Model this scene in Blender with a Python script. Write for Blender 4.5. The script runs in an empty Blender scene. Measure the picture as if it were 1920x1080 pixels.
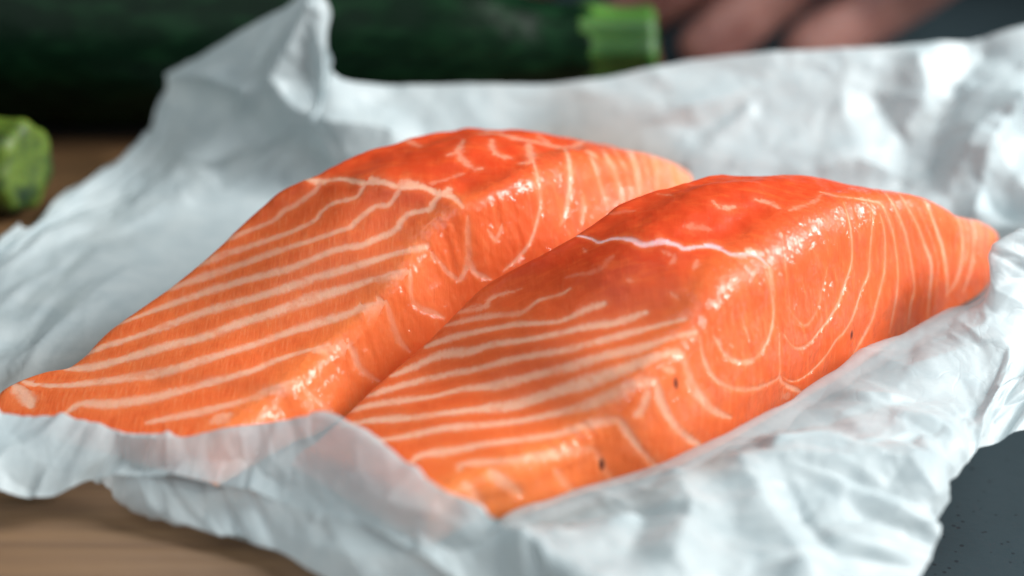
import bpy, bmesh, math, random
import numpy as np
from mathutils import Vector, Matrix, noise
from mathutils.bvhtree import BVHTree
from mathutils.kdtree import KDTree
from mathutils.geometry import delaunay_2d_cdt

random.seed(7)
RNG = np.random.default_rng(11)
S = bpy.context.scene
COL = S.collection

# ------------------------------------------------------------------ camera
F_PX, PITCH, DIST = 4000.0, math.radians(25), 0.435       # focal length in photo pixels (1920 wide)
cam_d = bpy.data.cameras.new('camera')
cam = bpy.data.objects.new('camera', cam_d)
COL.objects.link(cam)
cam.location = (0, -DIST * math.cos(PITCH), DIST * math.sin(PITCH))
cam.rotation_euler = (math.radians(90) - PITCH, 0, 0)
cam_d.sensor_width = 36.0
cam_d.lens = 36.0 * F_PX / 1920.0
cam_d.clip_start = 0.01
cam_d.clip_end = 20
cam_d.dof.use_dof = True
cam_d.dof.focus_distance = 0.389
cam_d.dof.aperture_fstop = 6.6
S.camera = cam

# ------------------------------------------------------------------ light
w = bpy.data.worlds.new('World')
S.world = w
w.use_nodes = True
bg = w.node_tree.nodes['Background']
bg.inputs[0].default_value = (0.55, 0.72, 0.80, 1)
bg.inputs[1].default_value = 0.06


def area_lamp(name, loc, target, sx, sy, power, color):
    l = bpy.data.lights.new(name, 'AREA')
    l.shape = 'RECTANGLE'
    l.size, l.size_y = sx, sy
    l.energy = power
    l.color = color
    o = bpy.data.objects.new(name, l)
    COL.objects.link(o)
    o.location = loc
    d = Vector(target) - Vector(loc)
    o.rotation_euler = d.to_track_quat('-Z', 'Y').to_euler()
    return o


area_lamp('window_light', (0.55, -0.02, 0.37), (0.02, -0.03, 0), 0.23, 0.44, 8.3, (1.0, 1.0, 0.99))
area_lamp('room_light', (-0.25, -0.45, 0.90), (0, -0.03, 0), 0.9, 0.9, 5.8, (0.90, 0.97, 1.0))
S.view_settings.view_transform = 'Standard'
S.view_settings.look = 'None'
S.view_settings.exposure = 0.0

# ------------------------------------------------------------------ helpers
C_LOC = np.array(cam.location)
FW = np.array([0, math.cos(PITCH), -math.sin(PITCH)])
UP = np.array([0, math.sin(PITCH), math.cos(PITCH)])
RT_ = np.array([1.0, 0, 0])


def ray(px, py):
    return FW + (px - 960) / F_PX * RT_ - (py - 540) / F_PX * UP


def un(px, py, z_mm):
    """measured photo point + its height above the board -> place in the world (m)"""
    d = ray(px, py)
    t = (z_mm * 0.001 - C_LOC[2]) / d[2]
    return C_LOC + t * d


def height_at(x, y, py):
    """height over (x, y) whose image row is py"""
    k = -(py - 540) / F_PX
    a = np.array([x, y, 0]) - C_LOC
    # ((a + z e3).UP) = k ((a + z e3).FW)
    return (k * a.dot(FW) - a.dot(UP)) / (UP[2] - k * FW[2])


def crom(P, ts):
    """Catmull-Rom through rows of P at parameters ts (0..n-1)"""
    P = np.asarray(P, float)
    n = len(P)
    P = np.concatenate([[2 * P[0] - P[1]], P, [2 * P[-1] - P[-2]]])
    ts = np.asarray(ts, float)
    i = np.clip(np.floor(ts).astype(int), 0, n - 2)
    f = (ts - i).reshape((-1,) + (1,) * (P.ndim - 1))
    p0, p1, p2, p3 = P[i], P[i + 1], P[i + 2], P[i + 3]
    return 0.5 * (2 * p1 + (p2 - p0) * f + (2 * p0 - 5 * p1 + 4 * p2 - p3) * f ** 2 + (3 * p1 - p0 - 3 * p2 + p3) * f ** 3)


def vnoise(P, seed=0):
    """smooth value noise, vectorised, about -1..1"""
    P = np.asarray(P, float)
    I = np.floor(P).astype(np.int64)
    f = P - I
    f = f * f * f * (f * (f * 6 - 15) + 10)

    def h(ix, iy, iz):
        n = (ix * 374761393 + iy * 668265263 + iz * 2147483647 + seed * 144665) & 0xffffffff
        n = ((n ^ (n >> 13)) * 1274126177) & 0xffffffff
        n = (n ^ (n >> 16)) & 0xffff
        return n / 32767.5 - 1.0
    out = 0
    for dx in (0, 1):
        for dy in (0, 1):
            for dz in (0, 1):
                wgt = (f[..., 0] if dx else 1 - f[..., 0]) * (f[..., 1] if dy else 1 - f[..., 1]) * (f[..., 2] if dz else 1 - f[..., 2])
                out = out + wgt * h(I[..., 0] + dx, I[..., 1] + dy, I[..., 2] + dz)
    return out


def grid_mesh(name, G, wrap=False):
    """mesh from an (n, m, 3) array of points"""
    n, m = G.shape[:2]
    me = bpy.data.meshes.new(name)
    idx = np.arange(n * m).reshape(n, m)
    if wrap:
        a, b = idx[:-1, :], idx[1:, :]
        q = np.stack([a, np.roll(a, -1, 1), np.roll(b, -1, 1), b], -1).reshape(-1, 4)
    else:
        q = np.stack([idx[:-1, :-1], idx[:-1, 1:], idx[1:, 1:], idx[1:, :-1]], -1).reshape(-1, 4)
    me.vertices.add(n * m)
    me.vertices.foreach_set('co', G.reshape(-1).astype(np.float32))
    me.loops.add(q.size)
    me.loops.foreach_set('vertex_index', q.reshape(-1).astype(np.int32))
    me.polygons.add(len(q))
    me.polygons.foreach_set('loop_start', np.arange(0, q.size, 4, dtype=np.int32))
    me.polygons.foreach_set('loop_total', np.full(len(q), 4, dtype=np.int32))
    me.polygons.foreach_set('use_smooth', np.ones(len(q), dtype=bool))
    me.update(calc_edges=True)
    me.validate()
    return me


def link(name, me, mat=None, parent=None):
    o = bpy.data.objects.new(name, me)
    COL.objects.link(o)
    if mat is not None:
        me.materials.append(mat)
    if parent is not None:
        o.parent = parent
    return o


def tag(o, label=None, cat=None, group=None, kind=None):
    if label: o['label'] = label
    if cat: o['category'] = cat
    if group: o['group'] = group
    if kind: o['kind'] = kind
    return o


def empty(name, loc):
    o = bpy.data.objects.new(name, None)
    COL.objects.link(o)
    o.location = loc
    return o


def set_attr(me, name, arr):
    a = me.attributes.new(name, 'FLOAT', 'POINT')
    a.data.foreach_set('value', np.asarray(arr, np.float32).reshape(-1))


def grid_normals(G, wrap=False):
    du = np.gradient(G, axis=0)
    if wrap:
        dv = np.roll(G, -1, 1) - np.roll(G, 1, 1)
    else:
        dv = np.gradient(G, axis=1)
    n = np.cross(du, dv)
    l = np.linalg.norm(n, axis=-1, keepdims=True)
    return n / np.maximum(l, 1e-12)


# ------------------------------------------------------------------ materials
def new_mat(name):
    m = bpy.data.materials.new(name)
    m.use_nodes = True
    nt = m.node_tree
    b = nt.nodes['Principled BSDF']
    return m, nt, b


class NT:
    def __init__(s, nt): s.nt = nt

    def n(s, t, **k):
        x = s.nt.nodes.new(t)
        for a, v in k.items(): setattr(x, a, v)
        return x

    def l(s, a, b): s.nt.links.new(a, b)

    def math(s, op, a, b=None, c=None, clamp=False):
        x = s.n('ShaderNodeMath', operation=op, use_clamp=clamp)
        for i, v in enumerate((a, b, c)):
            if v is None: continue
            if isinstance(v, (int, float)): x.inputs[i].default_value = v
            else: s.l(v, x.inputs[i])
        return x.outputs[0]

    def noise(s, vec, scale, detail=3, rough=0.5, dist=0.0):
        x = s.n('ShaderNodeTexNoise')
        s.l(vec, x.inputs['Vector'])
        x.inputs['Scale'].default_value = scale
        x.inputs['Detail'].default_value = detail
        x.inputs['Roughness'].default_value = rough
        x.inputs['Distortion'].default_value = dist
        return x.outputs['Fac']

    def ramp(s, fac, a, b, c0=0.0, c1=1.0):
        x = s.n('ShaderNodeMapRange', interpolation_type='SMOOTHSTEP')
        s.l(fac, x.inputs[0])
        for i, v in enumerate((a, b, c0, c1)):
            x.inputs[i + 1].default_value = v
        return x.outputs[0]

    def mix(s, fac, a, b):
        x = s.n('ShaderNodeMix', data_type='RGBA')
        if isinstance(fac, (int, float)): x.inputs[0].default_value = fac
        else: s.l(fac, x.inputs[0])
        for i, v in ((6, a), (7, b)):
            if isinstance(v, tuple): x.inputs[i].default_value = v + (1,)
            else: s.l(v, x.inputs[i])
        return x.outputs[2]

    def attr(s, name):
        x = s.n('ShaderNodeAttribute', attribute_name=name)
        return x.outputs['Fac']

    def coord(s, scale=None, rot=None):
        t = s.n('ShaderNodeTexCoord').outputs['Object']
        if scale is None: return t
        m = s.n('ShaderNodeMapping')
        m.inputs['Scale'].default_value = scale
        if rot: m.inputs['Rotation'].default_value = rot
        s.l(t, m.inputs[0])
        return m.outputs[0]

    def bump(s, h, dist, strength=1.0, normal=None):
        x = s.n('ShaderNodeBump')
        s.l(h, x.inputs['Height'])
        x.inputs['Distance'].default_value = dist
        x.inputs['Strength'].default_value = strength
        if normal is not None: s.l(normal, x.inputs['Normal'])
        return x.outputs[0]


def salmon_material():
    m, nt, b = new_mat('salmon_flesh')
    N = NT(nt)
    co = N.coord()
    fd, fs = N.attr('fat_distance'), N.attr('fat_strength')
    zone, pale, spot, cut = N.attr('redness'), N.attr('pale'), N.attr('spot'), N.attr('cut')
    # muscle: deep red over the lateral line, orange towards the belly and back
    n1 = N.noise(co, 90, 4, 0.6)
    n2 = N.noise(N.coord((1, 3.5, 1)), 160, 4, 0.6, 0.6)
    z = N.math('ADD', zone, N.math('MULTIPLY', N.math('SUBTRACT', n1, 0.5), 0.28), clamp=True)
    base = N.mix(z, (0.82, 0.158, 0.042), (0.61, 0.056, 0.012))
    base = N.mix(N.math('MULTIPLY', N.ramp(n2, 0.45, 0.75), 0.30), base, (0.88, 0.17, 0.035))
    base = N.mix(N.math('MULTIPLY', pale, 0.75), base, (0.95, 0.29, 0.075))
    # fine fibres across the bands on the flesh side
    fib = N.noise(N.coord((2300, 260, 260), (0, 0, math.radians(-12))), 1.0, 2, 0.6, 0.3)
    notcut = N.math('MULTIPLY', N.math('MULTIPLY', N.attr('fibre'), N.math('SUBTRACT', 1.0, cut)), N.math('SUBTRACT', 1.0, N.math('MULTIPLY', z, 0.85)))
    base = N.mix(N.math('MULTIPLY', N.math('MULTIPLY', N.ramp(fib, 0.50, 0.74), notcut), 0.34), base, (0.84, 0.33, 0.15))
    base = N.mix(N.math('MULTIPLY', N.math('MULTIPLY', N.ramp(fib, 0.5, 0.3), notcut), 0.35), base, (0.60, 0.065, 0.012))
    # fat between the muscle blades: uneven width, feathered along the fibres
    lown = N.noise(co, 60, 2, 0.5)
    d = N.math('MULTIPLY', fd, N.ramp(lown, 0.33, 0.68, 0.78, 1.4))
    wob = N.math('MULTIPLY', N.math('SUBTRACT', N.noise(co, 900, 3, 0.6), 0.5), 0.7)
    loose = N.math('MULTIPLY', N.ramp(fs, 0.65, 0.45), N.math('MULTIPLY', N.math('SUBTRACT', N.noise(co, 420, 3, 0.6, 0.8), 0.42), 3.0))
    wob = N.math('ADD', wob, loose)
    d = N.math('ADD', N.math('ADD', d, wob), N.math('MULTIPLY', N.math('SUBTRACT', fib, 0.5), 0.7))
    fat = N.math('MULTIPLY', N.ramp(d, 1.42, 0.25), N.math('MINIMUM', fs, 1.0))
    brk = N.ramp(N.noise(co, 190, 3, 0.65), 0.30, 0.50, 0.55, 1.0)
    fat = N.math('MULTIPLY', fat, brk, clamp=True)
    veil = N.math('SUBTRACT', 1.0, N.math('MULTIPLY', cut, N.ramp(N.noise(co, 75, 3, 0.6), 0.40, 0.62, 0.62, 0.12)))
    fat = N.math('MULTIPLY', fat, veil)
    halo = N.math('MULTIPLY', N.math('MULTIPLY', N.ramp(d, 3.4, 0.6), N.math('MINIMUM', fs, 1.0)), 0.24)
    base = N.mix(halo, base, (0.88, 0.30, 0.11))
    fatc = N.mix(N.ramp(fs, 1.05, 1.4), (0.85, 0.49, 0.34), (0.82, 0.52, 0.56))  # cream fat; highest strengths get a lavender sheen painted into the colour
    base = N.mix(N.math('MULTIPLY', fat, 0.84), base, fatc)
    lay = N.noise(N.coord((900, 900, 130)), 1.0, 3, 0.6, 0.4)
    base = N.mix(N.math('MULTIPLY', N.math('MULTIPLY', N.ramp(lay, 0.5, 0.75), cut), 0.22), base, (0.90, 0.33, 0.14))
    base = N.mix(spot, base, (0.10, 0.015, 0.01))
    N.l(base, b.inputs['Base Color'])
    b.inputs['Subsurface Weight'].default_value = 0.55
    b.inputs['Subsurface Radius'].default_value = (1.0, 0.32, 0.16)
    b.inputs['Subsurface Scale'].default_value = 0.0036
    b.inputs['Specular IOR Level'].default_value = 0.2
    b.inputs['Roughness'].default_value = 0.5
    # wet film: crinkled on the cut side
    cr = N.noise(N.coord((1.0, 1.0, 0.45)), 680, 3, 0.5, 0.7)
    cr2 = N.noise(co, 420, 2, 0.5, 0.3)
    wetn = N.noise(co, 170, 4, 0.65)
    cw = N.math('MULTIPLY', N.ramp(wetn, 0.42, 0.56, 0.15, 1.0), N.ramp(cut, 0.0, 0.5, 0.14, 1.0))
    N.l(cw, b.inputs['Coat Weight'])
    b.inputs['Coat Roughness'].default_value = 0.06
    b.inputs['Coat IOR'].default_value = 1.45
    nb = N.bump(cr2, 0.0005)
    nb = N.bump(cr, 0.00042, 1.0, nb)
    nb = N.bump(N.math('MULTIPLY', N.ramp(fd, 2.2, 0.0), fs), 0.00030, 1.0, nb)
    N.l(nb, b.inputs['Coat Normal'])
    nn = N.bump(N.noise(co, 500, 3), 0.00012)
    nn = N.bump(fib, 0.00005, 1.0, nn)
    nn = N.bump(fat, 0.00007, 1.0, nn)
    N.l(nn, b.inputs['Normal'])
    return m


def paper_material():
    m, nt, b = new_mat('butcher_paper')
    N = NT(nt)
    co = N.coord()
    wet = N.attr('wet')
    n1 = N.noise(co, 120, 5, 0.65, 0.5)
    base = N.mix(N.ramp(n1, 0.3, 0.7), (0.60, 0.70, 0.73), (0.71, 0.80, 0.82))
    N.l(base, b.inputs['Base Color'])
    b.inputs['Roughness'].default_value = 0.42
    b.inputs['Specular IOR Level'].default_value = 0.45
    fine = N.noise(co, 420, 4, 0.6, 0.8)
    vor = N.n('ShaderNodeTexVoronoi', feature='DISTANCE_TO_EDGE')
    wv = N.n('ShaderNodeMixRGB')
    wco = N.n('ShaderNodeVectorMath', operation='ADD')
    wn = N.n('ShaderNodeTexNoise')
    N.l(co, wn.inputs['Vector']); wn.inputs['Scale'].default_value = 90
    sc_ = N.n('ShaderNodeVectorMath', operation='SCALE')
    N.l(wn.outputs['Color'], sc_.inputs[0]); sc_.inputs['Scale'].default_value = 0.012
    N.l(co, wco.inputs[0]); N.l(sc_.outputs[0], wco.inputs[1])
    N.l(wco.outputs[0], vor.inputs['Vector'])
    vor.inputs['Scale'].default_value = 130
    nn = N.bump(N.ramp(vor.outputs['Distance'], 0.0, 0.05), 0.00004, 0.6)
    nn = N.bump(fine, 0.00006, 0.8, nn)
    N.l(nn, b.inputs['Normal'])
    tr = N.n('ShaderNodeBsdfTranslucent')
    N.l(base, tr.inputs['Color'])
    N.l(nn, tr.inputs['Normal'])
    mx = N.n('ShaderNodeMixShader')
    mx.inputs[0].default_value = 0.30
    N.l(b.outputs[0], mx.inputs[1])
    N.l(tr.outputs[0], mx.inputs[2])
    tp = N.n('ShaderNodeBsdfTransparent')
    mx2 = N.n('ShaderNodeMixShader')
    N.l(N.ramp(wet, 0.0, 1.0, 0.05, 0.50), mx2.inputs[0])
    N.l(mx.outputs[0], mx2.inputs[1])
    N.l(tp.outputs[0], mx2.inputs[2])
    N.l(mx2.outputs[0], nt.nodes['Material Output'].inputs['Surface'])
    nt.nodes.remove(wv)
    return m


def wood_material():
    m, nt, b = new_mat('board_wood')
    N = NT(nt)
    g = N.noise(N.coord((7, 190, 90)), 1.6, 8, 0.7, 0.5)
    g2 = N.noise(N.coord((3, 28, 20)), 1.2, 4, 0.6, 1.2)
    c = N.mix(N.ramp(g, 0.3, 0.7), (0.12, 0.058, 0.022), (0.21, 0.113, 0.046))
    c = N.mix(N.math('MULTIPLY', N.ramp(g2, 0.35, 0.7), 0.3), c, (0.14, 0.088, 0.044))
    N.l(c, b.inputs['Base Color'])
    b.inputs['Roughness'].default_value = 0.55
    N.l(N.bump(g, 0.0004), b.inputs['Normal'])
    return m


def table_material():
    m, nt, b = new_mat('slate_table')
    N = NT(nt)
    co = N.coord()
    v = N.n('ShaderNodeTexVoronoi')
    N.l(N.coord((1, 1.0, 1)), v.inputs['Vector'])
    v.inputs['Scale'].default_value = 420
    rare = N.ramp(N.math('ADD', v.outputs['Distance'], N.math('MULTIPLY', N.noise(co, 90, 2), 0.35)), 0.36, 0.28)
    c = N.mix(N.noise(co, 30, 4), (0.022, 0.036, 0.043), (0.032, 0.050, 0.058))
    c = N.mix(N.math('MULTIPLY', rare, 0.8), c, (0.012, 0.016, 0.02))
    v2 = N.n('ShaderNodeTexVoronoi')
    N.l(co, v2.inputs['Vector'])
    v2.inputs['Scale'].default_value = 75
    c = N.mix(N.ramp(v2.outputs['Distance'], 0.05, 0.03), c, (0.35, 0.33, 0.30))
    N.l(c, b.inputs['Base Color'])
    b.inputs['Roughness'].default_value = 0.5
    b.inputs['Specular IOR Level'].default_value = 0.18
    N.l(N.bump(N.noise(co, 300, 3), 0.0001), b.inputs['Normal'])
    return m


def zucchini_material():
    m, nt, b = new_mat('zucchini_skin')
    N = NT(nt)
    n1 = N.noise(N.coord((0.35, 1, 1)), 260, 4, 0.65)
    c = N.mix(N.ramp(n1, 0.42, 0.72), (0.0025, 0.011, 0.005), (0.007, 0.031, 0.012))
    N.l(c, b.inputs['Base Color'])
    b.inputs['Roughness'].default_value = 0.34
    b.inputs['Specular IOR Level'].default_value = 0.07
    N.l(N.bump(n1, 0.0004), b.inputs['Normal'])
    return m


def stem_material(name, c0, c1):
    m, nt, b = new_mat(name)
    N = NT(nt)
    n1 = N.noise(N.coord((0.35, 1, 1)), 110, 4, 0.6, 0.3)
    c = N.mix(N.ramp(n1, 0.35, 0.65), c0, c1)
    N.l(c, b.inputs['Base Color'])
    b.inputs['Roughness'].default_value = 0.5
    b.inputs['Subsurface Weight'].default_value = 0.2
    b.inputs['Subsurface Scale'].default_value = 0.003
    N.l(N.bump(n1, 0.0008), b.inputs['Normal'])
    return m


def skin_material():
    m, nt, b = new_mat('human_skin')
    N = NT(nt)
    co = N.coord()
    c = N.mix(N.ramp(N.noise(co, 45, 3), 0.35, 0.65), (0.17, 0.06, 0.05), (0.42, 0.20, 0.165))
    N.l(c, b.inputs['Base Color'])
    b.inputs['Roughness'].default_value = 0.5
    b.inputs['Subsurface Weight'].default_value = 0.3
    b.inputs['Subsurface Radius'].default_value = (1, .35, .2)
    b.inputs['Subsurface Scale'].default_value = 0.004
    N.l(N.bump(N.noise(co, 600, 3), 0.0003), b.inputs['Normal'])
    return m


M_SALMON, M_PAPER = salmon_material(), paper_material()

# ------------------------------------------------------------------ setting: table top and chopping board
BOARD = (-0.34, 0.040, -0.20, 0.185)       # x0 x1 y0 y1
BOARD_TOP, BOARD_T = -0.0012, 0.024
me = bpy.data.meshes.new('table_top')
bm = bmesh.new()
zt = BOARD_TOP - BOARD_T
bmesh.ops.create_cube(bm, size=1, matrix=Matrix.Translation((0, 0.2, zt - 0.015)) @ Matrix.Diagonal((2.4, 2.0, 0.03, 1)))
bmesh.ops.bevel(bm, geom=bm.edges[:], offset=0.003, segments=3, affect='EDGES')
bm.to_mesh(me); bm.free()
tag(link('table_top', me, table_material()), 'dark blue grey slate table top with fine dark specks under the chopping board', kind='structure')

me = bpy.data.meshes.new('chopping_board')
bm = bmesh.new()
bx0, bx1, by0, by1 = BOARD
bmesh.ops.create_cube(bm, size=1, matrix=Matrix.Translation(((bx0 + bx1) / 2, (by0 + by1) / 2, BOARD_TOP - BOARD_T / 2)) @ Matrix.Diagonal((bx1 - bx0, by1 - by0, BOARD_T - 0.0002, 1)))
bmesh.ops.bevel(bm, geom=bm.edges[:], offset=0.003, segments=4, affect='EDGES')
for f in bm.faces: f.smooth = True
bm.to_mesh(me); bm.free()
tag(link('chopping_board', me, wood_material()), 'brown wooden chopping board under the white paper, grain running crosswise', 'chopping board')


# ------------------------------------------------------------------ salmon fillets
def fillet(name, stations, lines, spots, rR, rL, label, seed, paint, rX, rU):
    """stations: list of (RB, RT, LT, LB) points in m, belly end to back end.
       lines: traced fat lines [(pixel points), half width mm, strength]"""
    St = np.array(stations, float)                    # n,4,3
    n = len(St)
    dense = crom(St, np.linspace(0, n - 1, 800))
    seg = np.linalg.norm(np.diff((dense[:, 1] + dense[:, 2]) / 2, axis=0), axis=1)
    arc = np.concatenate([[0], np.cumsum(seg)])
    L = arc[-1]
    NU = int(L / 0.00024)
    a_u = np.linspace(0, L, NU)
    # finer rows at both ends
    e = 0.0035
    a_u = np.concatenate([e * (1 - np.cos(np.linspace(0, math.pi / 2, 14)))[:-1] * 1.0, np.linspace(e, L - e, NU - 26), (L - e * (1 - np.cos(np.linspace(math.pi / 2, 0, 14))))[1:]])
    ts = np.interp(a_u, arc, np.linspace(0, n - 1, 800))
    C = crom(St, ts)
    U = len(C)
    RB, RT, LT, LB = C[:, 0], C[:, 1], C[:, 2], C[:, 3]
    dend = np.minimum(a_u, L - a_u)
    er = 0.0035
    q = np.clip(dend / er, 0, 1)
    endf = np.sqrt(np.clip(1 - (1 - q) ** 2, 0, 1))
    nF, nC, nT, nC2, nL, nB = 120, 34, 150, 20, 34, 8
    rows = []
    out_dir = RB - LB
    out_dir[:, 2] = 0
    out_dir /= np.linalg.norm(out_dir, axis=1, keepdims=True)
    mid_b = 0.0012

    def bez(a, b, c, k):
        t = np.linspace(0, 1, k)[None, :, None]
        return (1 - t) ** 2 * a[:, None] + 2 * t * (1 - t) * b[:, None] + t ** 2 * c[:, None]
    h = RT[:, 2]
    tu = np.clip((a_u / L - rU) / 0.16, 0, 1)
    tv = np.clip((0.97 - a_u / L) / 0.16, 0, 1)
    r1 = np.minimum(rR + rX * tu * tu * (3 - 2 * tu) * tv * tv * (3 - 2 * tv), 0.42 * h)[:, None]
    r2 = np.minimum(rL, 0.45 * LT[:, 2])[:, None]
    nrm = lambda v: v / np.maximum(np.linalg.norm(v, axis=1, keepdims=True), 1e-9)
    A0 = RT + nrm(RB - RT) * r1
    A1 = RT + nrm(LT - RT) * r1
    B0 = LT + nrm(RT - LT) * r2
    B1 = LT + nrm(LB - LT) * r2
    t = np.linspace(0, 1, nF)[None, :, None]
    face = RB[:, None] * (1 - t) + A0[:, None] * t + out_dir[:, None] * (mid_b * np.sin(math.pi * t) ** 2) * (h[:, None, None] / 0.033)
    c1 = bez(A0, RT, A1, nC)
    t = np.linspace(0, 1, nT)[None, :, None]
    bul = (np.minimum(0.0026, 0.10 * h) * (1 - 0.7 * np.clip((a_u / L - 0.55) / 0.2, 0, 1)))[:, None, None]
    top = A1[:, None] * (1 - t) + B0[:, None] * t
    top[..., 2:3] += bul * np.sin(math.pi * t) ** 2
    c2 = bez(B0, LT, B1, nC2)
    t = np.linspace(0, 1, nL)[None, :, None]
    left = B1[:, None] * (1 - t) + LB[:, None] * t
    t = np.linspace(0, 1, nB + 2)[None, 1:-1, None]
    bot = LB[:, None] * (1 - t) + RB[:, None] * t
    G = np.concatenate([face[:, :-1], c1[:, :-1], top[:, :-1], c2[:, :-1], left, bot], 1)
    SEC = np.concatenate([np.zeros(nF - 1), np.full(nC - 1, 1), np.full(nT - 1, 2), np.full(nC2 - 1, 3), np.full(nL, 4), np.full(nB, 5)])
    # rounded ends
    ctr = (RB + LB) / 2
    cz = 0.0016
    G[..., 2] = cz * (1 - endf[:, None]) + (G[..., 2]) * endf[:, None]
    G[..., :2] = ctr[:, None, :2] + (G[..., :2] - ctr[:, None, :2]) * (0.93 + 0.07 * endf[:, None, None])
    # organic relief
    Nn = grid_normals(G, True)
    if Nn[U // 2, 120 + 30 + 70, 2] < 0: Nn = -Nn
    P = G * 1000.0
    side = np.where(SEC == 5, 0.0, 1.0)[None, :]
    lump = np.clip((a_u / L - 0.35) / 0.15, 0, 1)[:, None] * (SEC >= 2)[None, :]
    disp = 0.40 * vnoise(P / 14.0, seed) + (0.09 + 0.20 * lump) * vnoise(P / 4.0, seed + 1) + (0.03 + 0.035 * lump) * vnoise(P / 1.6, seed + 2)
    e1 = (RB[-1] - RB[0]) / np.linalg.norm(RB[-1] - RB[0])
    al = (P @ e1)
    rib = vnoise(np.stack([al / 1.15, P[..., 2] / 5.5, 0 * al], -1), seed + 5) * 0.085 + vnoise(np.stack([al / 0.7, P[..., 2] / 1.6, 0 * al], -1), seed + 6) * 0.04
    ribm = (SEC <= 1)[None, :] * np.clip(P[..., 2] / 12.0, 0.15, 1) * (0.4 + 0.6 * np.clip(0.5 + 1.4 * vnoise(P / 9.0, seed + 8), 0, 1))
    disp = disp + rib * ribm
    G = G + Nn * (disp * side * 0.001)[..., None]
    # lay the traced lines on the surface
    me0 = grid_mesh('tmp', G, True)
    dg_o = bpy.data.objects.new('tmp', me0)
    COL.objects.link(dg_o)
    bpy.context.view_layer.update()
    pts, hws, sts = [], [], []
    Cv = Vector(C_LOC)
    for poly, hw, st in lines:
        poly = np.array(poly, float)
        d = np.concatenate([[0], np.cumsum(np.linalg.norm(np.diff(poly, axis=0), axis=1))])
        k = max(2, int(d[-1] / 2.5))
        tt = np.interp(np.linspace(0, d[-1], k), d, np.arange(len(poly)))
        pp = crom(poly, tt) if len(poly) > 2 else poly[0] + (poly[1] - poly[0]) * np.linspace(0, 1, k)[:, None]
        prev = None
        for j, (x, y) in enumerate(pp):
            r = Vector(ray(x, y)).normalized()
            ok, loc, _, _ = dg_o.ray_cast(Cv, r)
            if not ok: prev = None; continue
            loc = np.array(loc)
            endt = min(1.0, 0.45 + 0.2 * min(j, k - 1 - j) / max(1, k * 0.06))
            if prev is not None:
                gap = np.linalg.norm(loc - prev)
                if gap < 0.006:
                    for g in np.linspace(0, 1, max(1, int(gap / 0.00035)), endpoint=False)[1:]:
                        pts.append(prev * (1 - g) + loc * g); hws.append(hw * endt); sts.append(st)
            pts.append(loc); hws.append(hw * endt); sts.append(st)
            prev = loc
    bpy.data.objects.remove(dg_o)
    bpy.data.meshes.remove(me0)
    kd = KDTree(len(pts))
    for i, p in enumerate(pts): kd.insert(p, i)
    kd.balance()
    flat = G.reshape(-1, 3)
    secf = np.tile(SEC, U)
    fd = np.full(len(flat), 4.0)
    fs = np.zeros(len(flat))
    hws = np.array(hws) * np.where(np.array(hws) > 0.9, 0.80, np.where(np.array(hws) < 0.62, 1.2, 1.0)); sts = np.array(sts)
    for i in np.nonzero(secf != 5)[0]:
        co, j, dist = kd.find(flat[i])
        if dist < 0.006:
            fd[i] = min(4.0, dist * 1000 / hws[j]); fs[i] = sts[j]
    fd = fd.reshape(U, -1); fs = fs.reshape(U, -1)
    Nn = grid_normals(G, True)
    if Nn[U // 2, 220, 2] < 0: Nn = -Nn
    groove = -0.06 * np.exp(-(fd / 1.3) ** 2) * np.minimum(fs, 1) * side
    G = G + Nn * (groove * 0.001)[..., None]
    G[..., 2] = np.maximum(G[..., 2], 0.0012)
    me = grid_mesh(name, G, True)
    set_attr(me, 'fat_distance', fd)
    set_attr(me, 'fat_strength', fs)
    uu = (a_u / L)[:, None] * np.ones_like(fd)
    vv = np.clip((np.arange(G.shape[1]) - 150) / 150.0, 0, 1)[None, :] * np.ones_like(fd)
    cutm = np.clip(1 - (np.arange(G.shape[1]) - 125) / 40.0, 0, 1)[None, :] * np.ones_like(fd)
    cutm = np.maximum(cutm, np.clip((np.arange(G.shape[1]) - 310) / 40.0, 0, 1)[None, :])
    vv = ((np.arange(G.shape[1]) - 150) / 150.0)[None, :] * np.ones_like(fd)
    red, pal = paint(uu, vv, cutm, G)
    set_attr(me, 'redness', red)
    set_attr(me, 'pale', pal)
    set_attr(me, 'cut', cutm)
    set_attr(me, 'fibre', np.full(fd.shape, 1.0 if seed == 21 else 0.4))
    sp = np.zeros(len(flat))
    return me, G, sp, L


def finish_fillet(name, me, G, sp, label, spots):
    o = link(name, me, M_SALMON)
    bpy.context.view_layer.update()
    flat = G.reshape(-1, 3)
    Cv = Vector(C_LOC)
    for x, y, r in spots:
        ok, loc, _, _ = o.ray_cast(Cv, Vector(ray(x, y)).normalized())
        if ok:
            d = flat - np.array(loc)
            d = np.sqrt((d[:, 0] / 0.7) ** 2 + (d[:, 1] / 0.7) ** 2 + (d[:, 2] / 1.6) ** 2) * 1000 / r
            sp = np.maximum(sp, np.clip(1.6 - d, 0, 1))
    set_attr(me, 'spot', sp)
    return tag(o, label, 'salmon fillet', 'raw salmon fillets on the paper')


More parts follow.
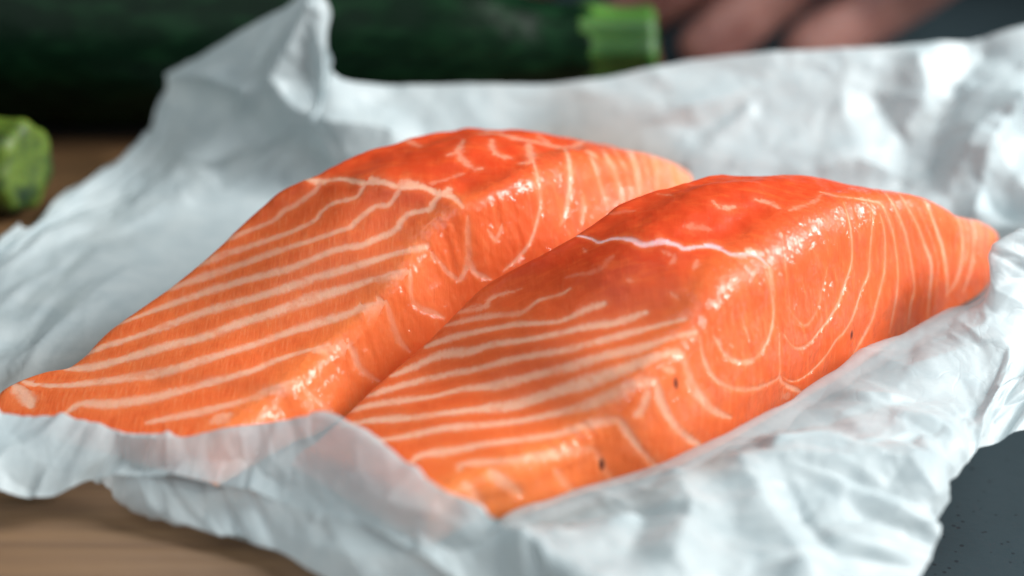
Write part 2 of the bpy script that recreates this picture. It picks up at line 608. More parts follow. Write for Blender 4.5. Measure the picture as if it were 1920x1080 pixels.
# --- front fillet: bottom edge of the cut side, ridge row, far top edge
RB_px = [(800, 1035, 965), (860, 1000, 925), (900, 988, 903), (1000, 966, 868), (1120, 928, 812), (1230, 900, 715), (1310, 862, 630), (1400, 815, 524), (1480, 770, 466), (1600, 700, 393), (1700, 634, 360), (1780, 592, 366), (1835, 556, 394), (1866, 512, 417), (1878, 476, 432)]
L_px = [(545, 850, 4), (590, 822, 5), (620, 790, 6), (670, 745, 8), (745, 675, 11), (830, 598, 17), (905, 531, 22), (995, 480, 27), (1078, 430, 31), (1180, 364, 34), (1262, 344, 34), (1352, 328, 31), None, None, None]
st = []
prev_w = None
for (x, yb, yt), l in zip(RB_px, L_px):
    g = un(x, yb, 0.5)
    if l is not None:
        lt = un(*l)
        wv = (lt - g)[:2]
        prev_w = wv
    else:
        wv = prev_w * 1.0 + np.array([0.000, 0.002])
        prev_w = wv
    inset = wv / np.linalg.norm(wv)
    hz0 = height_at(g[0], g[1], yt)
    tx = g[:2] + inset * 0.14 * hz0
    hz = height_at(tx[0], tx[1], yt)
    if l is None:
        lt = np.array([*(g[:2] + wv), hz * 0.9])
    rt = np.array([tx[0], tx[1], hz])
    lb = np.array([*(lt[:2] - inset * (-0.0015)), 0.0005])
    st.append((g, rt, lt, lb))
B_ST = st

LINES_B = [
    ([(844, 588), (880, 581), (911, 574), (925, 558), (978, 541)], 0.55, 0.5),
    ([(822, 613), (883, 599), (933, 591), (978, 586), (1011, 563), (1050, 552), (1069, 541)], 0.7, 0.6),
    ([(800, 649), (856, 630), (925, 616), (967, 608), (1036, 604), (1064, 597), (1100, 580), (1133, 569)], 0.95, 0.8),
    ([(737, 703), (773, 689), (828, 665), (883, 658), (925, 645), (981, 638), (1050, 624), (1100, 613), (1156, 605), (1211, 586)], 1.15, 0.9),
    ([(672, 747), (756, 722), (822, 706), (892, 692), (967, 672), (1050, 658), (1106, 644), (1189, 622), (1244, 608), (1285, 598)], 1.15, 0.85),
    ([(631, 783), (669, 766), (733, 754), (808, 744), (864, 730), (928, 722), (997, 705), (1071, 686), (1127, 669), (1196, 653), (1266, 631), (1307, 622)], 1.3, 0.85),
    ([(642, 799), (697, 788), (767, 783), (836, 774), (906, 766), (960, 761), (1029, 739), (1099, 717), (1168, 692), (1224, 672), (1266, 660), (1282, 664)], 1.55, 0.95),
    ([(694, 827), (756, 819), (836, 802), (906, 797), (975, 789), (1043, 775), (1099, 761), (1154, 736), (1196, 719), (1229, 714)], 1.4, 0.85),
    ([(775, 863), (794, 852), (850, 844), (906, 833), (960, 826), (1043, 814), (1099, 797), (1160, 786)], 1.4, 0.85),
    ([(861, 880), (872, 869), (961, 862), (1043, 850), (1113, 842)], 1.4, 0.75),
    ([(919, 882), (940, 900), (975, 925)], 0.9, 0.9), ([(1040, 880), (1060, 905), (1075, 925)], 0.7, 0.6),
    ([(870, 905), (890, 930), (905, 950)], 0.9, 0.6),
    ([(1113, 842), (1124, 860), (1135, 880), (1150, 905)], 0.8, 0.6),
    ([(1160, 786), (1182, 819), (1202, 844), (1232, 878)], 0.95, 0.95),
    ([(1232, 722), (1241, 756), (1260, 789), (1285, 817), (1310, 833)], 0.95, 0.95),
    ([(1282, 664), (1291, 700), (1304, 731), (1327, 758), (1349, 775), (1371, 783)], 0.8, 0.9),
    ([(1193, 778), (1205, 768), (1216, 736)], 1.0, 0.9), ([(1290, 715), (1295, 726)], 1.1, 1.0), ([(1250, 690), (1265, 694)], 0.7, 0.7),
    ([(1313, 628), (1318, 664), (1335, 703), (1360, 722), (1382, 729), (1410, 729), (1429, 724), (1457, 711), (1463, 696), (1462, 660), (1462, 625)], 0.36, 0.8),
    ([(1462, 700), (1466, 714), (1479, 724), (1504, 735)], 0.5, 0.95), ([(1470, 725), (1468, 740), (1478, 742)], 1.3, 0.45),
    ([(1465, 704), (1479, 713), (1496, 713), (1518, 699), (1546, 671), (1568, 638), (1584, 621), (1601, 590), (1615, 545), (1629, 511), (1632, 469), (1637, 406), (1634, 385)], 0.32, 0.8),
    ([(1338, 630), (1343, 638), (1359, 663), (1379, 677), (1398, 679), (1421, 668), (1440, 638), (1448, 610), (1451, 580), (1446, 539), (1437, 508)], 0.36, 0.85),
    ([(1343, 636), (1352, 645)], 0.7, 0.8),
    ([(1471, 627), (1484, 646), (1498, 652), (1518, 643), (1534, 624), (1554, 599), (1573, 566), (1582, 539), (1596, 497), (1598, 456), (1593, 417), (1582, 379)], 0.32, 0.85),
    ([(1478, 575), (1490, 593), (1509, 610), (1529, 590), (1540, 553), (1552, 500)], 0.26, 0.5),
    ([(1465, 420), (1470, 470), (1478, 540), (1482, 580)], 0.2, 0.35), ([(1390, 590), (1400, 620), (1406, 640)], 0.3, 0.5),
    ([(1596, 371), (1632, 377), (1654, 385), (1673, 429), (1682, 482), (1684, 532), (1678, 575), (1668, 624)], 0.32, 0.85),
    ([(1650, 400), (1659, 435), (1659, 504), (1646, 560), (1634, 602), (1609, 649), (1590, 682)], 0.34, 0.85),
    ([(1662, 363), (1679, 391), (1698, 435), (1709, 488), (1715, 538), (1709, 568), (1704, 607)], 0.42, 0.95),
    ([(1687, 363), (1718, 416), (1734, 457), (1747, 499), (1743, 560), (1740, 607)], 0.42, 0.9),
    ([(1729, 366), (1748, 407), (1768, 466), (1776, 518), (1777, 554)], 0.45, 0.95),
    ([(1768, 377), (1793, 404), (1804, 435), (1804, 482), (1793, 527), (1776, 552)], 0.65, 0.75),
    ([(1801, 388), (1823, 416), (1827, 454), (1821, 504), (1807, 546)], 0.5, 0.7),
    ([(1829, 402), (1840, 435), (1837, 477)], 0.45, 0.6), ([(1848, 407), (1857, 430), (1852, 460)], 0.4, 0.5), ([(1785, 382), (1809, 415), (1815, 460), (1808, 500)], 0.4, 0.5), ([(1815, 396), (1832, 428), (1832, 470)], 0.4, 0.5), ([(1706, 370), (1732, 410), (1750, 455), (1760, 500), (1757, 560)], 0.28, 0.4), ([(1860, 416), (1866, 436)], 0.4, 0.5),
    # lateral line; strengths above one tint it with a painted purple sheen
    ([(1052, 447), (1083, 442), (1108, 447), (1125, 454), (1150, 447), (1183, 449), (1206, 459), (1239, 454), (1269, 459), (1283, 466), (1306, 463), (1333, 463), (1358, 470), (1372, 477), (1400, 477), (1422, 482), (1442, 499)], 0.42, 1.3),
    ([(1228, 455), (1252, 452)], 0.85, 1.5), ([(1325, 460), (1350, 464)], 1.2, 1.5), ([(1375, 478), (1430, 476)], 0.88, 1.2),
    ([(1442, 499), (1446, 520), (1451, 560)], 0.5, 0.9),
    ([(1339, 377), (1353, 391), (1378, 388)], 1.1, 0.5), ([(1417, 374), (1444, 382), (1461, 391)], 1.1, 0.45),
    ([(1233, 363), (1262, 366)], 0.9, 0.35), ([(1242, 471), (1264, 482), (1256, 496)], 0.7, 0.35), ([(1308, 488), (1300, 507)], 0.7, 0.35),
    ([(1258, 549), (1272, 560)], 0.9, 0.45), ([(1178, 524), (1186, 526)], 0.9, 0.4), ([(1094, 466), (1100, 474)], 0.7, 0.35),
    ([(1480, 395), (1523, 379), (1540, 365)], 0.8, 0.35), ([(1540, 360), (1573, 368), (1596, 371)], 0.8, 0.5), ([(1290, 425), (1330, 430)], 0.8, 0.25),
    ([(1140, 400), (1190, 395)], 0.8, 0.2), ([(1060, 520), (1120, 505), (1150, 480)], 0.7, 0.22),
]


def sstep(x, a, b):
    t = np.clip((x - a) / (b - a), 0, 1)
    return t * t * (3 - 2 * t)


def paint_B(u, v, cut, G):
    r = sstep(u, 0.25, 0.48) * (1 - 0.75 * sstep(u, 0.80, 0.97))
    r = r * (1 - 0.62 * cut) + 0.45 * (1 - cut) * sstep(v, -0.05, 0.5) * (1 - sstep(u, 0.4, 0.6))
    edge = 0.30 * np.exp(-((v - 0.0) / 0.07) ** 2) * (1 - sstep(u, 0.38, 0.5)) 
    p = 0.75 * edge + 0.55 * cut * (1 - sstep(u, 0.05, 0.32)) + 0.25 * sstep(u, 0.88, 1.0) + 0.6 * (1 - sstep(u, 0.0, 0.16)) * (0.35 + 0.65 * cut)
    return np.clip(r, 0, 1), np.clip(p, 0, 1)


meB, GB, spB, LB_ = fillet('salmon_fillet', B_ST, LINES_B, [], 0.0038, 0.003, '', 3, paint_B, 0.0048, 0.32)
SP_B = [(1267, 719, 0.62), (1128, 871, 0.6), (1597, 628, 0.5)]
filB = finish_fillet('salmon_fillet', meB, GB, spB, 'nearer, front right salmon fillet with the thin pale line, painted with a purple sheen, across its red top', SP_B)

# --- back fillet
A_px = [  # ridge (px, py, z)   far top edge (px, py, z)
    ((374, 878, 4), (-18, 782, 2.5)), ((445, 802, 7), (4, 730, 4)), ((509, 748, 9), (70, 697, 5)), ((555, 712, 11), (130, 680, 6)),
    ((620, 652, 13), (205, 612, 9)), ((665, 615, 15), (270, 562, 12)), ((715, 567, 18), (325, 522, 15)), ((762, 510, 22), (398, 460, 20)),
    ((803, 450, 26), (445, 415, 23)), ((844, 409, 29), (508, 365, 27)), ((880, 382, 31), (570, 333, 30)), ((940, 356, 32), (640, 298, 32)),
    ((1000, 328, 33), (715, 270, 33)), ((1060, 300, 33), (800, 247, 32)), ((1130, 280, 31), (885, 239, 30)), ((1205, 280, 27), None), ((1262, 298, 20), None), ((1300, 322, 12), None)]
st = []
for r, l in A_px:
    rt = un(*r)
    if l is not None:
        lt = un(*l)
        wv = (lt - rt)[:2]
        prev_w = wv
    else:
        wv = prev_w + np.array([0, 0.001])
        prev_w = wv
        lt = np.array([*(rt[:2] + wv), rt[2] * 0.85])
    inset = wv / np.linalg.norm(wv)
    rb = np.array([*(rt[:2] - inset * min(max(0.30 * rt[2], 0.0045), 0.0085)), 0.0005])
    lb = np.array([*(lt[:2] + inset * 0.0015), 0.0005])
    st.append((rb, rt, lt, lb))
A_ST = st
LINES_A = [
    ([(405, 459), (455, 437), (511, 414), (533, 395), (555, 384), (589, 359), (603, 342)], 0.75, 0.6),
    ([(358, 503), (405, 483), (478, 458), (533, 439), (567, 425), (592, 412), (605, 395), (628, 380), (667, 370), (680, 353), (686, 342)], 0.95, 0.7),
    ([(283, 555), (325, 539), (378, 521), (450, 497), (533, 467), (589, 449), (644, 430), (658, 425), (678, 406), (705, 387), (728, 384), (744, 364), (750, 350)], 1.1, 0.75),
    ([(205, 614), (270, 589), (339, 564), (422, 536), (478, 520), (544, 503), (628, 469), (678, 460), (700, 450), (728, 439), (744, 428), (753, 414), (769, 400), (805, 392), (814, 378), (828, 362)], 1.35, 0.85),
    ([(130, 677), (194, 650), (236, 637), (311, 611), (394, 581), (478, 558), (556, 533), (603, 517), (678, 496), (733, 478), (800, 462)], 1.5, 0.9),
    ([(67, 696), (97, 691), (167, 689), (222, 676), (306, 651), (378, 633), (450, 606), (519, 583), (589, 558), (644, 542), (700, 524), (758, 508)], 1.5, 0.95),
    ([(64, 720), (111, 723), (167, 718), (236, 709), (303, 698), (389, 673), (464, 650), (547, 622), (644, 592), (678, 578), (706, 570)], 1.4, 0.9),
    ([(125, 773), (153, 757), (208, 757), (278, 748), (333, 734), (403, 715), (478, 693), (506, 680), (561, 661), (617, 647)], 1.4, 0.85),
    ([(278, 792), (347, 778), (403, 765), (478, 745), (496, 736), (551, 717), (566, 722)], 1.4, 0.75),
    ([(400, 790), (430, 778)], 2.2, 0.6), ([(28, 722), (45, 740), (60, 762)], 2.4, 0.95), ([(45, 715), (66, 722)], 1.6, 0.9), ([(670, 580), (722, 566)], 2.1, 0.85), ([(590, 658), (655, 648)], 2.0, 0.8), ([(700, 524), (765, 508)], 1.9, 0.8), ([(510, 735), (566, 720)], 1.9, 0.7),
    ([(568, 722), (573, 731), (596, 753), (623, 769)], 0.6, 0.75),
    ([(652, 648), (662, 658), (671, 684), (690, 703), (710, 714)], 0.6, 0.85),
    ([(724, 564), (730, 585), (735, 601), (749, 637), (768, 659)], 0.55, 0.85),
    ([(770, 505), (770, 539), (774, 564), (791, 578), (816, 587), (832, 595)], 0.5, 0.8),
    ([(808, 472), (827, 495), (838, 509), (860, 523), (874, 509)], 0.4, 0.7), ([(810, 474), (816, 486)], 0.8, 0.8),
    ([(877, 405), (877, 430), (878, 456), (879, 484), (874, 506), (863, 520)], 0.5, 0.85),
    ([(879, 484), (885, 500), (896, 514), (921, 523)], 0.45, 0.85), ([(878, 480), (879, 500)], 0.8, 0.8),
    ([(946, 506), (971, 484), (993, 456), (1006, 420), (1014, 376), (1008, 331), (1000, 300)], 0.45, 0.9),
    ([(1060, 278), (1067, 300), (1069, 331), (1065, 376), (1050, 420)], 0.55, 0.8), ([(915, 430), (928, 448), (938, 435), (942, 420)], 0.5, 0.6),
    ([(1106, 289), (1118, 320), (1128, 353), (1139, 387)], 0.4, 0.7), ([(1089, 420), (1094, 390), (1094, 364)], 0.45, 0.7),
    ([(1133, 284), (1156, 331), (1167, 381)], 0.55, 0.8), ([(1172, 262), (1192, 312), (1197, 364)], 0.6, 0.85),
    ([(1214, 270), (1231, 312), (1232, 353)], 0.7, 0.9), ([(1233, 272), (1255, 312), (1262, 353)], 0.7, 0.75),
    ([(1253, 278), (1272, 312), (1276, 345)], 0.6, 0.8), ([(1270, 284), (1286, 312), (1288, 335)], 0.55, 0.7), ([(1102, 285), (1115, 292)], 1.2, 0.8), ([(1150, 275), (1175, 325), (1183, 372)], 0.35, 0.5), ([(1195, 268), (1212, 315), (1215, 360)], 0.35, 0.5), ([(1222, 270), (1243, 312), (1247, 352)], 0.4, 0.5), ([(1282, 292), (1297, 318), (1298, 332)], 0.4, 0.6),
    # lateral line and veins of the back
    ([(567, 333), (600, 340), (640, 335), (678, 342), (720, 342), (750, 351), (790, 350), (822, 363), (850, 370), (868, 388)], 0.75, 0.95),
    ([(596, 342), (608, 342)], 2.4, 0.9), ([(680, 345), (706, 338)], 1.9, 0.9), ([(745, 350), (780, 345)], 1.7, 0.85), ([(815, 362), (835, 362), (842, 355)], 1.6, 0.9),
    ([(869, 262), (861, 289), (883, 314), (905, 316)], 1.5, 0.5), ([(922, 262), (925, 281), (939, 292), (955, 295)], 1.5, 0.5),
    ([(992, 270), (997, 300), (978, 306)], 1.4, 0.55), ([(933, 250), (967, 259), (1022, 270), (1064, 277), (1094, 267)], 1.6, 0.55),
    ([(1008, 253), (1028, 268)], 1.4, 0.45), ([(840, 290), (870, 283)], 1.2, 0.4), ([(810, 345), (870, 325)], 1.0, 0.3), ([(760, 262), (790, 275)], 1.2, 0.35), ([(900, 250), (940, 250)], 1.3, 0.5),
]


def paint_A(u, v, cut, G):
    r = sstep(u, 0.33, 0.55) * (1 - 0.9 * sstep(u, 0.74, 0.92))
    r = r * (1 - 0.62 * cut) + 0.12 * (1 - cut) * (1 - sstep(u, 0.4, 0.6))
    edge = 0.50 * np.exp(-((v - 0.0) / 0.08) ** 2) * (1 - sstep(u, 0.42, 0.55)) 
    p = 0.7 * edge + 0.35 * cut * (1 - sstep(u, 0.1, 0.45)) + 0.65 * sstep(u, 0.80, 0.97)
    return np.clip(r, 0, 1), np.clip(p, 0, 1)


meA, GA, spA, LA_ = fillet('salmon_fillet', A_ST, LINES_A, [], 0.0028, 0.003, '', 21, paint_A, 0.0032, 0.52)
filA = finish_fillet('salmon_fillet', meA, GA, spA, 'farther, back left salmon fillet with broad white stripes and a branching line across its top', [])

# ------------------------------------------------------------------ paper
def W(x, y, z): return np.array([x, y, z]) / 1000.0


R0 = [(-80, 560, 2), (20, 450, 2), (100, 388, 3), (190, 310, 4), (290, 240, 7), (322, 165, 15), (400, 92, 26), (520, 22, 37), (600, -16, 42), (617, 60, 34), (628, 138, 26), (720, 158, 22), (900, 155, 22), (1100, 150, 22), (1300, 112, 26), (1500, 95, 28), (1700, 84, 29), (1850, 58, 32), (1980, 42, 33), (2080, 50, 33), (2180, 80, 33)]
R0 = [un(*p) for p in R0]
R2 = [(-125, -35), (-118, -5), (-108, 10), (-98, 22), (-88, 30), (-78, 35), (-68, 38), (-58, 40), (-50, 40), (-42, 40), (-34, 38), (-20, 38), (0, 38), (20, 38), (42, 37), (62, 36), (82, 34), (98, 30), (112, 26), (126, 20), (140, 10)]
R2 = [W(x, y, 0.4 if i < 17 else (i - 16) * 2.5) for i, (x, y) in enumerate(R2)]
R1 = []
for i, (a, b) in enumerate(zip(R0, R2)):
    m = a * 0.5 + b * 0.5
    m[2] = a[2] * 0.42
    R1.append(m)
R4 = [(-80, 905, .4), (0, 908, .4), (90, 908, .4), (170, 902, .4), (240, 932, .4), (320, 966, .4), (400, 992, .4), (460, 1010, .4), (530, 1034, .4), (620, 1085, .4), (720, 1130, .4), (830, 1120, .4), (930, 1000, .4), (1060, 955, .4), (1240, 900, .4), (1420, 808, .4), (1600, 704, .4), (1750, 612, .6), (1850, 560, 2), (1930, 500, 6), (2040, 450, 9)]
R4 = [un(*p) for p in R4]
R3 = [a * 0.5 + b * 0.5 for a, b in zip(R2, R4)]
for p in R3[:18]: p[2] = 0.0004
R6 = [(-80, 772, 15), (0, 773, 14), (110, 785, 13), (200, 797, 13), (290, 814, 12.5), (345, 820, 12), (420, 804, 13), (510, 793, 14), (605, 789, 15), (690, 832, 15), (800, 902, 14), (950, 985, 12), (1110, 1085, 11), (1250, 1020, 9), (1400, 958, 9), (1560, 880, 8), (1700, 800, 8), (1820, 722, 8), (1910, 640, 9), (1990, 570, 11), (2090, 520, 12)]
R6 = [un(*p) for p in R6]
R5 = [None] * 21
for i in range(12):
    R5[i] = R4[i] * 0.5 + R6[i] * 0.5
    R5[i][1] -= 0.001
for i, p in {12: (962, 970, 4), 13: (1080, 920, 5.5), 14: (1245, 870, 6.5), 15: (1425, 780, 7.5), 16: (1603, 674, 8), 17: (1748, 594, 9), 18: (1830, 528, 15), 19: (1858, 455, 21), 20: (1970, 415, 23)}.items():
    R5[i] = un(*p)
R7 = [(-80, 850, 11), (0, 850, 10), (100, 862, 9), (190, 852, 10), (270, 855, 9), (340, 862, 9), (420, 862, 9.5), (500, 866, 10), (580, 875, 10), (670, 905, 10), (780, 970, 9), (930, 1065, 8), (1130, 1180, 8), (1320, 1110, 8), (1520, 1050, 7), (1670, 965, 6), (1735, 885, 6), (1810, 800, 6), (1890, 735, 7), (1980, 680, 8), (2080, 650, 9)]
R7 = [un(*p) for p in R7]
R8 = [(-80, 915, 6), (0, 921, 6), (92, 929, 5), (165, 897, 7), (240, 882, 8), (340, 893, 8), (430, 905, 8), (520, 928, 8), (600, 952, 8), (690, 985, 8), (770, 1040, 7), (900, 1120, 6), (1150, 1250, 5), (1400, 1240, 3), (1650, 1160, 1), (1757, 1030, 1), (1743, 945, 2), (1800, 868, 2), (1868, 823, 3), (1960, 790, 4), (2060, 770, 4)]
R8 = [un(*p) for p in R8]
NET = np.array([R0, R1, R2, R3, R4, R5, R6, R7, R8])
nc, nr = 30, 44
tc = np.linspace(0, 20, 20 * nc + 1)
tr = np.linspace(0, 8, 8 * nr + 1)
G = crom(NET, tr)
G = crom(G.transpose(1, 0, 2), tc)                      # columns, rows, 3
# sheet coordinates in mm
du = np.linalg.norm(np.diff(G, axis=0), axis=2)
dv = np.linalg.norm(np.diff(G, axis=1), axis=2)
SU = np.concatenate([[0], np.cumsum(np.median(du, axis=1))]) * 1000
Wl = np.concatenate([np.zeros((G.shape[0], 1)), np.cumsum(dv, axis=1)], 1) * 1000
SUg = SU[:, None] * np.ones_like(Wl)


def facets(scale, seed, X, Y):
    """piecewise linear random surface: flat facets meeting in sharp creases"""
    r = np.random.default_rng(seed)
    x0, x1, y0, y1 = X.min() - scale, X.max() + scale, Y.min() - scale, Y.max() + scale
    n = int((x1 - x0) * (y1 - y0) / scale ** 2)
    P = np.stack([r.uniform(x0, x1, n), r.uniform(y0, y1, n)], 1)
    hh = r.uniform(-1, 1, n)
    res = delaunay_2d_cdt([Vector(p) for p in P], [], [], 0, 1e-6)
    vs, tris, ov = res[0], res[2], res[3]
    V = np.array([(v[0], v[1]) for v in vs])
    H = np.array([hh[o[0]] if o else 0 for o in ov])
    out = np.zeros(X.shape)
    xf, yf = X.ravel(), Y.ravel()
    order = np.argsort(xf)
    xs = xf[order]
    o = out.ravel()
    for t in tris:
        a, b, c = V[list(t)]
        lo = np.searchsorted(xs, min(a[0], b[0], c[0]))
        hi = np.searchsorted(xs, max(a[0], b[0], c[0]))
        ids = order[lo:hi]
        y = yf[ids]
        ids = ids[(y >= min(a[1], b[1], c[1])) & (y <= max(a[1], b[1], c[1]))]
        if len(ids) == 0: continue
        px, py = xf[ids], yf[ids]
        d = (b[1] - c[1]) * (a[0] - c[0]) + (c[0] - b[0]) * (a[1] - c[1])
        if abs(d) < 1e-9: continue
        l1 = ((b[1] - c[1]) * (px - c[0]) + (c[0] - b[0]) * (py - c[1])) / d
        l2 = ((c[1] - a[1]) * (px - c[0]) + (a[0] - c[0]) * (py - c[1])) / d
        l3 = 1 - l1 - l2
        m = (l1 >= -1e-9) & (l2 >= -1e-9) & (l3 >= -1e-9)
        o[ids[m]] = (l1 * H[t[0]] + l2 * H[t[1]] + l3 * H[t[2]])[m]
    return o.reshape(X.shape)


warp = np.stack([SUg, Wl, 0 * Wl], -1)
wx = SUg + 2.0 * vnoise(warp / 14, 5)
wy = Wl + 2.0 * vnoise(warp / 14, 6)
cr = 2.6 * facets(26, 1, wx, wy) + 2.0 * facets(12, 2, wx, wy) + 0.7 * facets(5.5, 3, wx, wy) + 0.22 * facets(2.6, 8, wx, wy)
Nn = grid_normals(G)
if Nn[200, 120, 2] < 0: Nn = -Nn
rowt = tr[None, :] * np.ones_like(Wl)
colt = tc[:, None] * np.ones_like(Wl)
amp = np.where(rowt < 2, 1.0, 1.0)
floorm = np.exp(-(np.clip(np.abs(rowt - 3) - 0.6, 0, 9) / 0.5) ** 2) * sstep(colt, 1, 5) * (1 - sstep(colt, 17, 19))
amp = 1.0 - 0.93 * floorm
amp *= 1 - 0.4 * (1 - sstep(rowt, 1.2, 2.2)) * sstep(colt, 9, 11) * (1 - sstep(colt, 15, 17))
amp *= 1 - 0.75 * np.exp(-((rowt - 4.9) / 0.35) ** 2) * sstep(colt, 11, 12.5) * (1 - sstep(colt, 17, 18))
amp *= 1 - 0.6 * (1 - sstep(colt, 8, 11)) * sstep(rowt, 3.5, 4.5) * np.exp(-((rowt - 6.8) / 1.2) ** 2)
G = G + Nn * (cr * amp * 0.001)[..., None]


def crease(pts, height, width):
    """a folded ridge (or valley) along a traced line: raises the sheet near it"""
    global G
    P3 = []
    flat_px = PX
    pts = np.array(pts, float)
    # nearest sheet vertices in the visible direction
    ids = []
    for a, b in zip(pts[:-1], pts[1:]):
        k = max(2, int(np.linalg.norm(b - a) / 6))
        for t in np.linspace(0, 1, k):
            q = a * (1 - t) + b * t
            d = (flat_px[..., 0] - q[0]) ** 2 + (flat_px[..., 1] - q[1]) ** 2 + (rowt > 8) * 1e6
            i = np.argmin(d)
            if d.ravel()[i] < 200: ids.append(i)
    if not ids: return
    Q = G.reshape(-1, 3)[ids]
    flat = G.reshape(-1, 3)
    D = np.full(len(flat), 1e9)
    for p in Q:
        D = np.minimum(D, ((flat - p) ** 2).sum(1))
    D = np.sqrt(D) * 1000 / width
    hgt = height * np.clip(1 - D, 0, 1) ** 1.3
    G = (flat + Nn.reshape(-1, 3) * (hgt * 0.001)[:, None]).reshape(G.shape)


v_ = G - C_LOC
zc = v_ @ FW
PX = np.stack([960 + F_PX * (v_ @ RT_) / zc, 540 - F_PX * (v_ @ UP) / zc], -1)
crease([(600, 0), (560, 80), (525, 160), (560, 215), (725, 262)], 6.0, 9)
crease([(340, 155), (400, 155), (470, 180)], 4.5, 6)
crease([(1745, 300), (1760, 220), (1800, 140), (1850, 90)], -5.0, 10)
crease([(1800, 320), (1830, 250), (1920, 200)], 4.5, 7)
crease([(1830, 330), (1860, 380), (1920, 400)], -4.0, 7)
crease([(1560, 560 + 80), (1700, 700), (1880, 640)], 1.5, 8)
crease([(1440, 870), (1700, 870), (1740, 930)], 2.0, 7)
crease([(1390, 880), (1450, 980), (1500, 1060)], 2.2, 7)
crease([(1500, 960), (1650, 960), (1740, 990)], -2.0, 8)
crease([(1270, 900), (1300, 960), (1260, 1060)], 2.0, 7)

crease([(1905, 210), (1850, 300), (1830, 420)], 4.0, 6)
crease([(1650, 180), (1700, 260), (1690, 330)], -4.0, 9)
crease([(1500, 330), (1600, 300), (1720, 330)], 2.0, 6)
crease([(1720, 110), (1745, 170), (1700, 230)], 2.5, 6)
crease([(1100, 180), (1300, 200), (1500, 150)], 1.5, 9)
# tooth-cut edge at the back left
edge_t = np.clip(1 - tr / 0.10, 0, 1)[None, :]
saw = np.abs(((SU / 1.3) % 1) - 0.5)[:, None] * 2
m = ((tc > 0) & (tc < 4.2))[:, None]
dirn = G[:, 0] - G[:, 12]
dirn /= np.linalg.norm(dirn, axis=1, keepdims=True)
G = G + dirn[:, None] * (saw * edge_t * m * 0.0009)[..., None]
rag = vnoise(np.stack([SU / 2.1, 0 * SU, 0 * SU], -1), 9)
G = G + dirn[:, None] * (rag[:, None] * np.clip(1 - tr / 0.5, 0, 1)[None, :] * 0.0008 * (1 - sstep(tc, 4, 5))[:, None])[..., None]
# keep the sheet above the board and under the fish
inb = (G[..., 0] < BOARD[1] + 0.004)
G[..., 2] = np.where(inb, np.maximum(G[..., 2], -0.0008), G[..., 2])


allp = np.concatenate([g[::6, ::6].reshape(-1, 3) for g in (GA, GB)])
kdf = KDTree(len(allp))
for i, p in enumerate(allp): kdf.insert(p, i)
kdf.balance()
wet = np.zeros(G.shape[:2])
flat = G.reshape(-1, 3)
wf = wet.ravel()
for i in range(len(flat)):
    c, j, d = kdf.find(flat[i])
    wf[i] = min(1.0, max(0.0, 1.35 - d / 0.016))
wet = wf.reshape(G.shape[:2])
# push the floor below the fillets' undersides
from mathutils import Vector as _V


def inside_fish(P):
    res = np.zeros(len(P), bool)
    for Gf in (GA, GB):
        R, Lr = Gf[::8, 0, :2], Gf[::8, 119 + 33 + 149 + 19 + 33, :2]
        poly = np.concatenate([R, Lr[::-1]])
        x, y = P[:, 0], P[:, 1]
        c = np.zeros(len(P), bool)
        j = len(poly) - 1
        for i in range(len(poly)):
            xi, yi = poly[i]; xj, yj = poly[j]
            if yi != yj:
                c ^= ((yi > y) != (yj > y)) & (x < (xj - xi) * (y - yi) / (yj - yi) + xi)
            j = i
        res |= c
    return res


ins = inside_fish(flat).reshape(G.shape[:2])
G[..., 2] = np.where(ins & (rowt < 5.5), np.minimum(G[..., 2], 0.0006), G[..., 2])
mp = grid_mesh('butcher_paper', G)
set_attr(mp, 'wet', wet)
tag(link('butcher_paper', mp, M_PAPER), 'crumpled translucent white butcher paper opened under the two salmon fillets', 'paper')

# ------------------------------------------------------------------ zucchini
M_Z = zucchini_material()
M_STEM = stem_material('zucchini_stem', (0.016, 0.075, 0.010), (0.085, 0.215, 0.032))
M_STEM2 = stem_material('zucchini_stem_cut', (0.004, 0.024, 0.004), (0.12, 0.19, 0.018))


def lathe(path, radii, seg=64, lobes=0, lob_amp=0.0, seed=0, caps=True):
    path = np.array(path, float); radii = np.array(radii, float)
    k = len(path)
    t = np.linspace(0, k - 1, (k - 1) * 14 + 1)
    P = crom(path, t); R = crom(radii[:, None], t)[:, 0]
    T = np.gradient(P, axis=0); T /= np.linalg.norm(T, axis=1, keepdims=True)
    up = np.array([0, 0, 1.0])
    X = np.cross(T, up); X /= np.linalg.norm(X, axis=1, keepdims=True)
    Y = np.cross(X, T)
    a = np.linspace(0, 2 * math.pi, seg, endpoint=False)
    rr = R[:, None] * (1 + lob_amp * np.cos(lobes * a)[None, :])
    G = P[:, None] + rr[..., None] * (np.cos(a)[None, :, None] * X[:, None] + np.sin(a)[None, :, None] * Y[:, None])
    G += (vnoise(G * 1000 / 9, seed) * 0.0004)[..., None] * (G - P[:, None]) / np.maximum(rr[..., None], 1e-6)
    if caps:
        for s in (0, -1):
            pass
        tip = []
        for a_, s_ in ((0.0008, 0.97), (0.0016, 0.90), (0.0022, 0.78), (0.0018, 0.45), (0.0012, 0.0)):
            tip.append(P[-1:, None] + T[-1] * a_ + (G[-1:] - P[-1:, None]) * s_)
        G = np.concatenate([P[:1, None] + 0 * G[:1], G] + tip)
    return G


def zucchini(body_path, body_r, stem_path, stem_r, label, stem_mat, seed):
    e = empty('zucchini', body_path[0])
    off = np.array(body_path[0])
    Gb = lathe(body_path, body_r, 72, 5, 0.018, seed) - off
    link('body', grid_mesh('body', Gb, True), M_Z, e)
    Gs = lathe(stem_path, stem_r, 60, 7, 0.05, seed + 1) - off
    link('stem', grid_mesh('stem', Gs, True), stem_mat, e)
    tag(e, label, 'zucchini', 'zucchinis behind the paper')
    return e


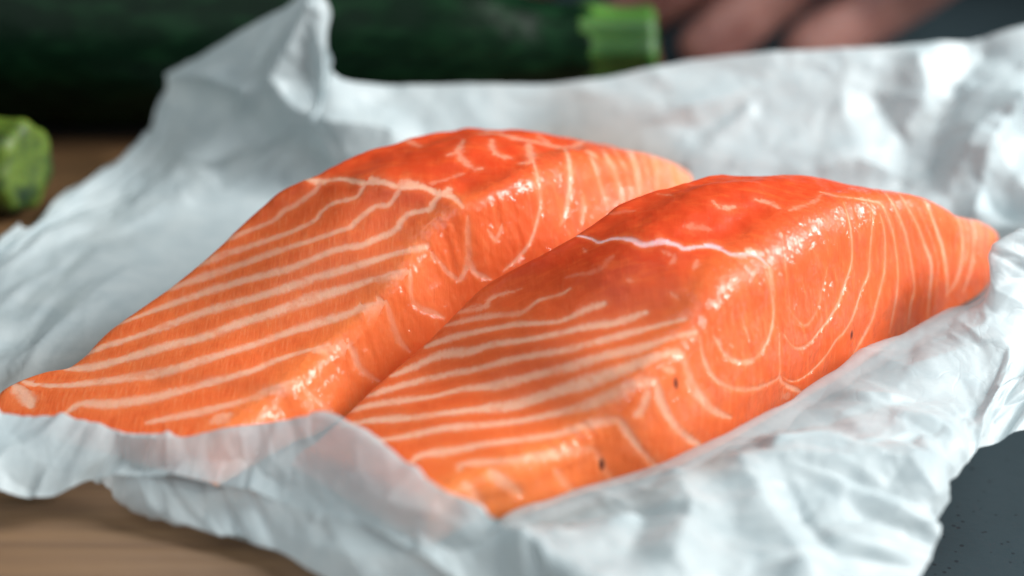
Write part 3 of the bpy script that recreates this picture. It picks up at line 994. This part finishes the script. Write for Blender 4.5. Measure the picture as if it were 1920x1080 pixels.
ay, az = 0.098, 0.0205
zucchini([(-0.26, ay + .006, az), (-0.24, ay + .005, az), (-0.18, ay + .003, az), (-0.10, ay, az + .001), (-0.04, ay, az), (-0.015, ay, az), (0.0, ay, az - .001), (0.010, ay, az - .001), (0.018, ay, az - .001)],
         [0.004, 0.017, 0.021, 0.0215, 0.0205, 0.0175, 0.0130, 0.0103, 0.0092],
         [(0.016, ay, az - .001), (0.0185, ay, az - .001), (0.024, ay, az - .001), (0.029, ay, az - .001), (0.0325, ay, az - .001)],
         [0.0090, 0.0090, 0.0087, 0.0087, 0.0090], 'long dark green zucchini lying across the back, its light green stem pointing right', M_STEM, 4)
c0 = un(8, 308, 11)
d = np.array([0.93, -0.36, 0.0])
P = lambda s, z=0.0: tuple(c0 + d * s + np.array([0, 0, z]))
zucchini([P(-0.17, .008), P(-0.15, .008), P(-0.09, .008), P(-0.05, .006), P(-0.03, .003), P(-0.015, 0.001)],
         [0.005, 0.015, 0.0195, 0.019, 0.015, 0.0118],
         [P(-0.017), P(-0.012), P(-0.006), P(0.0), P(0.0045)],
         [0.0105, 0.0102, 0.0098, 0.0100, 0.0104], 'second zucchini at the left edge, only its yellowish green cut stem end in view', M_STEM2, 14)

# ------------------------------------------------------------------ hand behind the food
def hand():
    me = bpy.data.meshes.new('hand')
    bm = bmesh.new()
    sk = bm.verts.layers.skin.verify()

    def v(p, r, prev=None):
        x = bm.verts.new(p)
        x[sk].radius = (r, r)
        if prev is not None: bm.edges.new((prev, x))
        return x
    wrist = v((0.215, 0.300, 0.070), 0.026)
    fore = v((0.30, 0.38, 0.12), 0.032, wrist)
    fore2 = v((0.40, 0.48, 0.18), 0.038, fore)
    palm = v((0.180, 0.268, 0.060), 0.026, wrist)
    # fingers, index to little: joints pixel-measured where they show
    chains = [
        [un(1900, -150, 34), un(1800, -90, 20), un(1665, 0, 5), un(1545, 78, -6), un(1470, 125, -13)],
        [un(1650, -170, 34), un(1560, -100, 20), un(1425, 0, 4), un(1335, 85, -8), un(1285, 125, -14)],
        [un(1490, -180, 30), un(1400, -110, 18), un(1250, -12, 3), un(1165, 45, -8), un(1110, 85, -14)],
        [un(1240, -210, 28), un(1170, -150, 16), un(1030, -60, 2), un(960, -10, -8)],
    ]
    rad = [(0.0115, 0.0105, 0.0102, 0.0096, 0.0080), (0.0115, 0.0105, 0.0100, 0.0094, 0.0078), (0.011, 0.0100, 0.0095, 0.0088, 0.0072), (0.010, 0.009, 0.0082, 0.0070)]
    for ch, rr in zip(chains, rad):
        k = v(tuple((np.array(ch[0]) + np.array((0.180, 0.268, 0.060))) / 2), 0.016, palm)
        p = k
        for q, r in zip(ch, rr):
            p = v(tuple(q), r, p)
    t1 = v((0.225, 0.255, 0.040), 0.015, palm)
    t2 = v((0.222, 0.225, 0.018), 0.0125, t1)
    t3 = v((0.205, 0.200, 0.000), 0.0095, t2)
    bm.to_mesh(me); bm.free()
    o = link('hand', me, skin_material())
    wi = 0
    me.skin_vertices[0].data[wi].use_root = True
    s = o.modifiers.new('skin', 'SKIN'); s.use_smooth_shade = True
    s.branch_smoothing = 0.6
    sb = o.modifiers.new('sub', 'SUBSURF'); sb.levels = 2; sb.render_levels = 2
    return tag(o, 'bare hand resting on the dark table behind the zucchini, fingers curled down', 'hand')


hand()
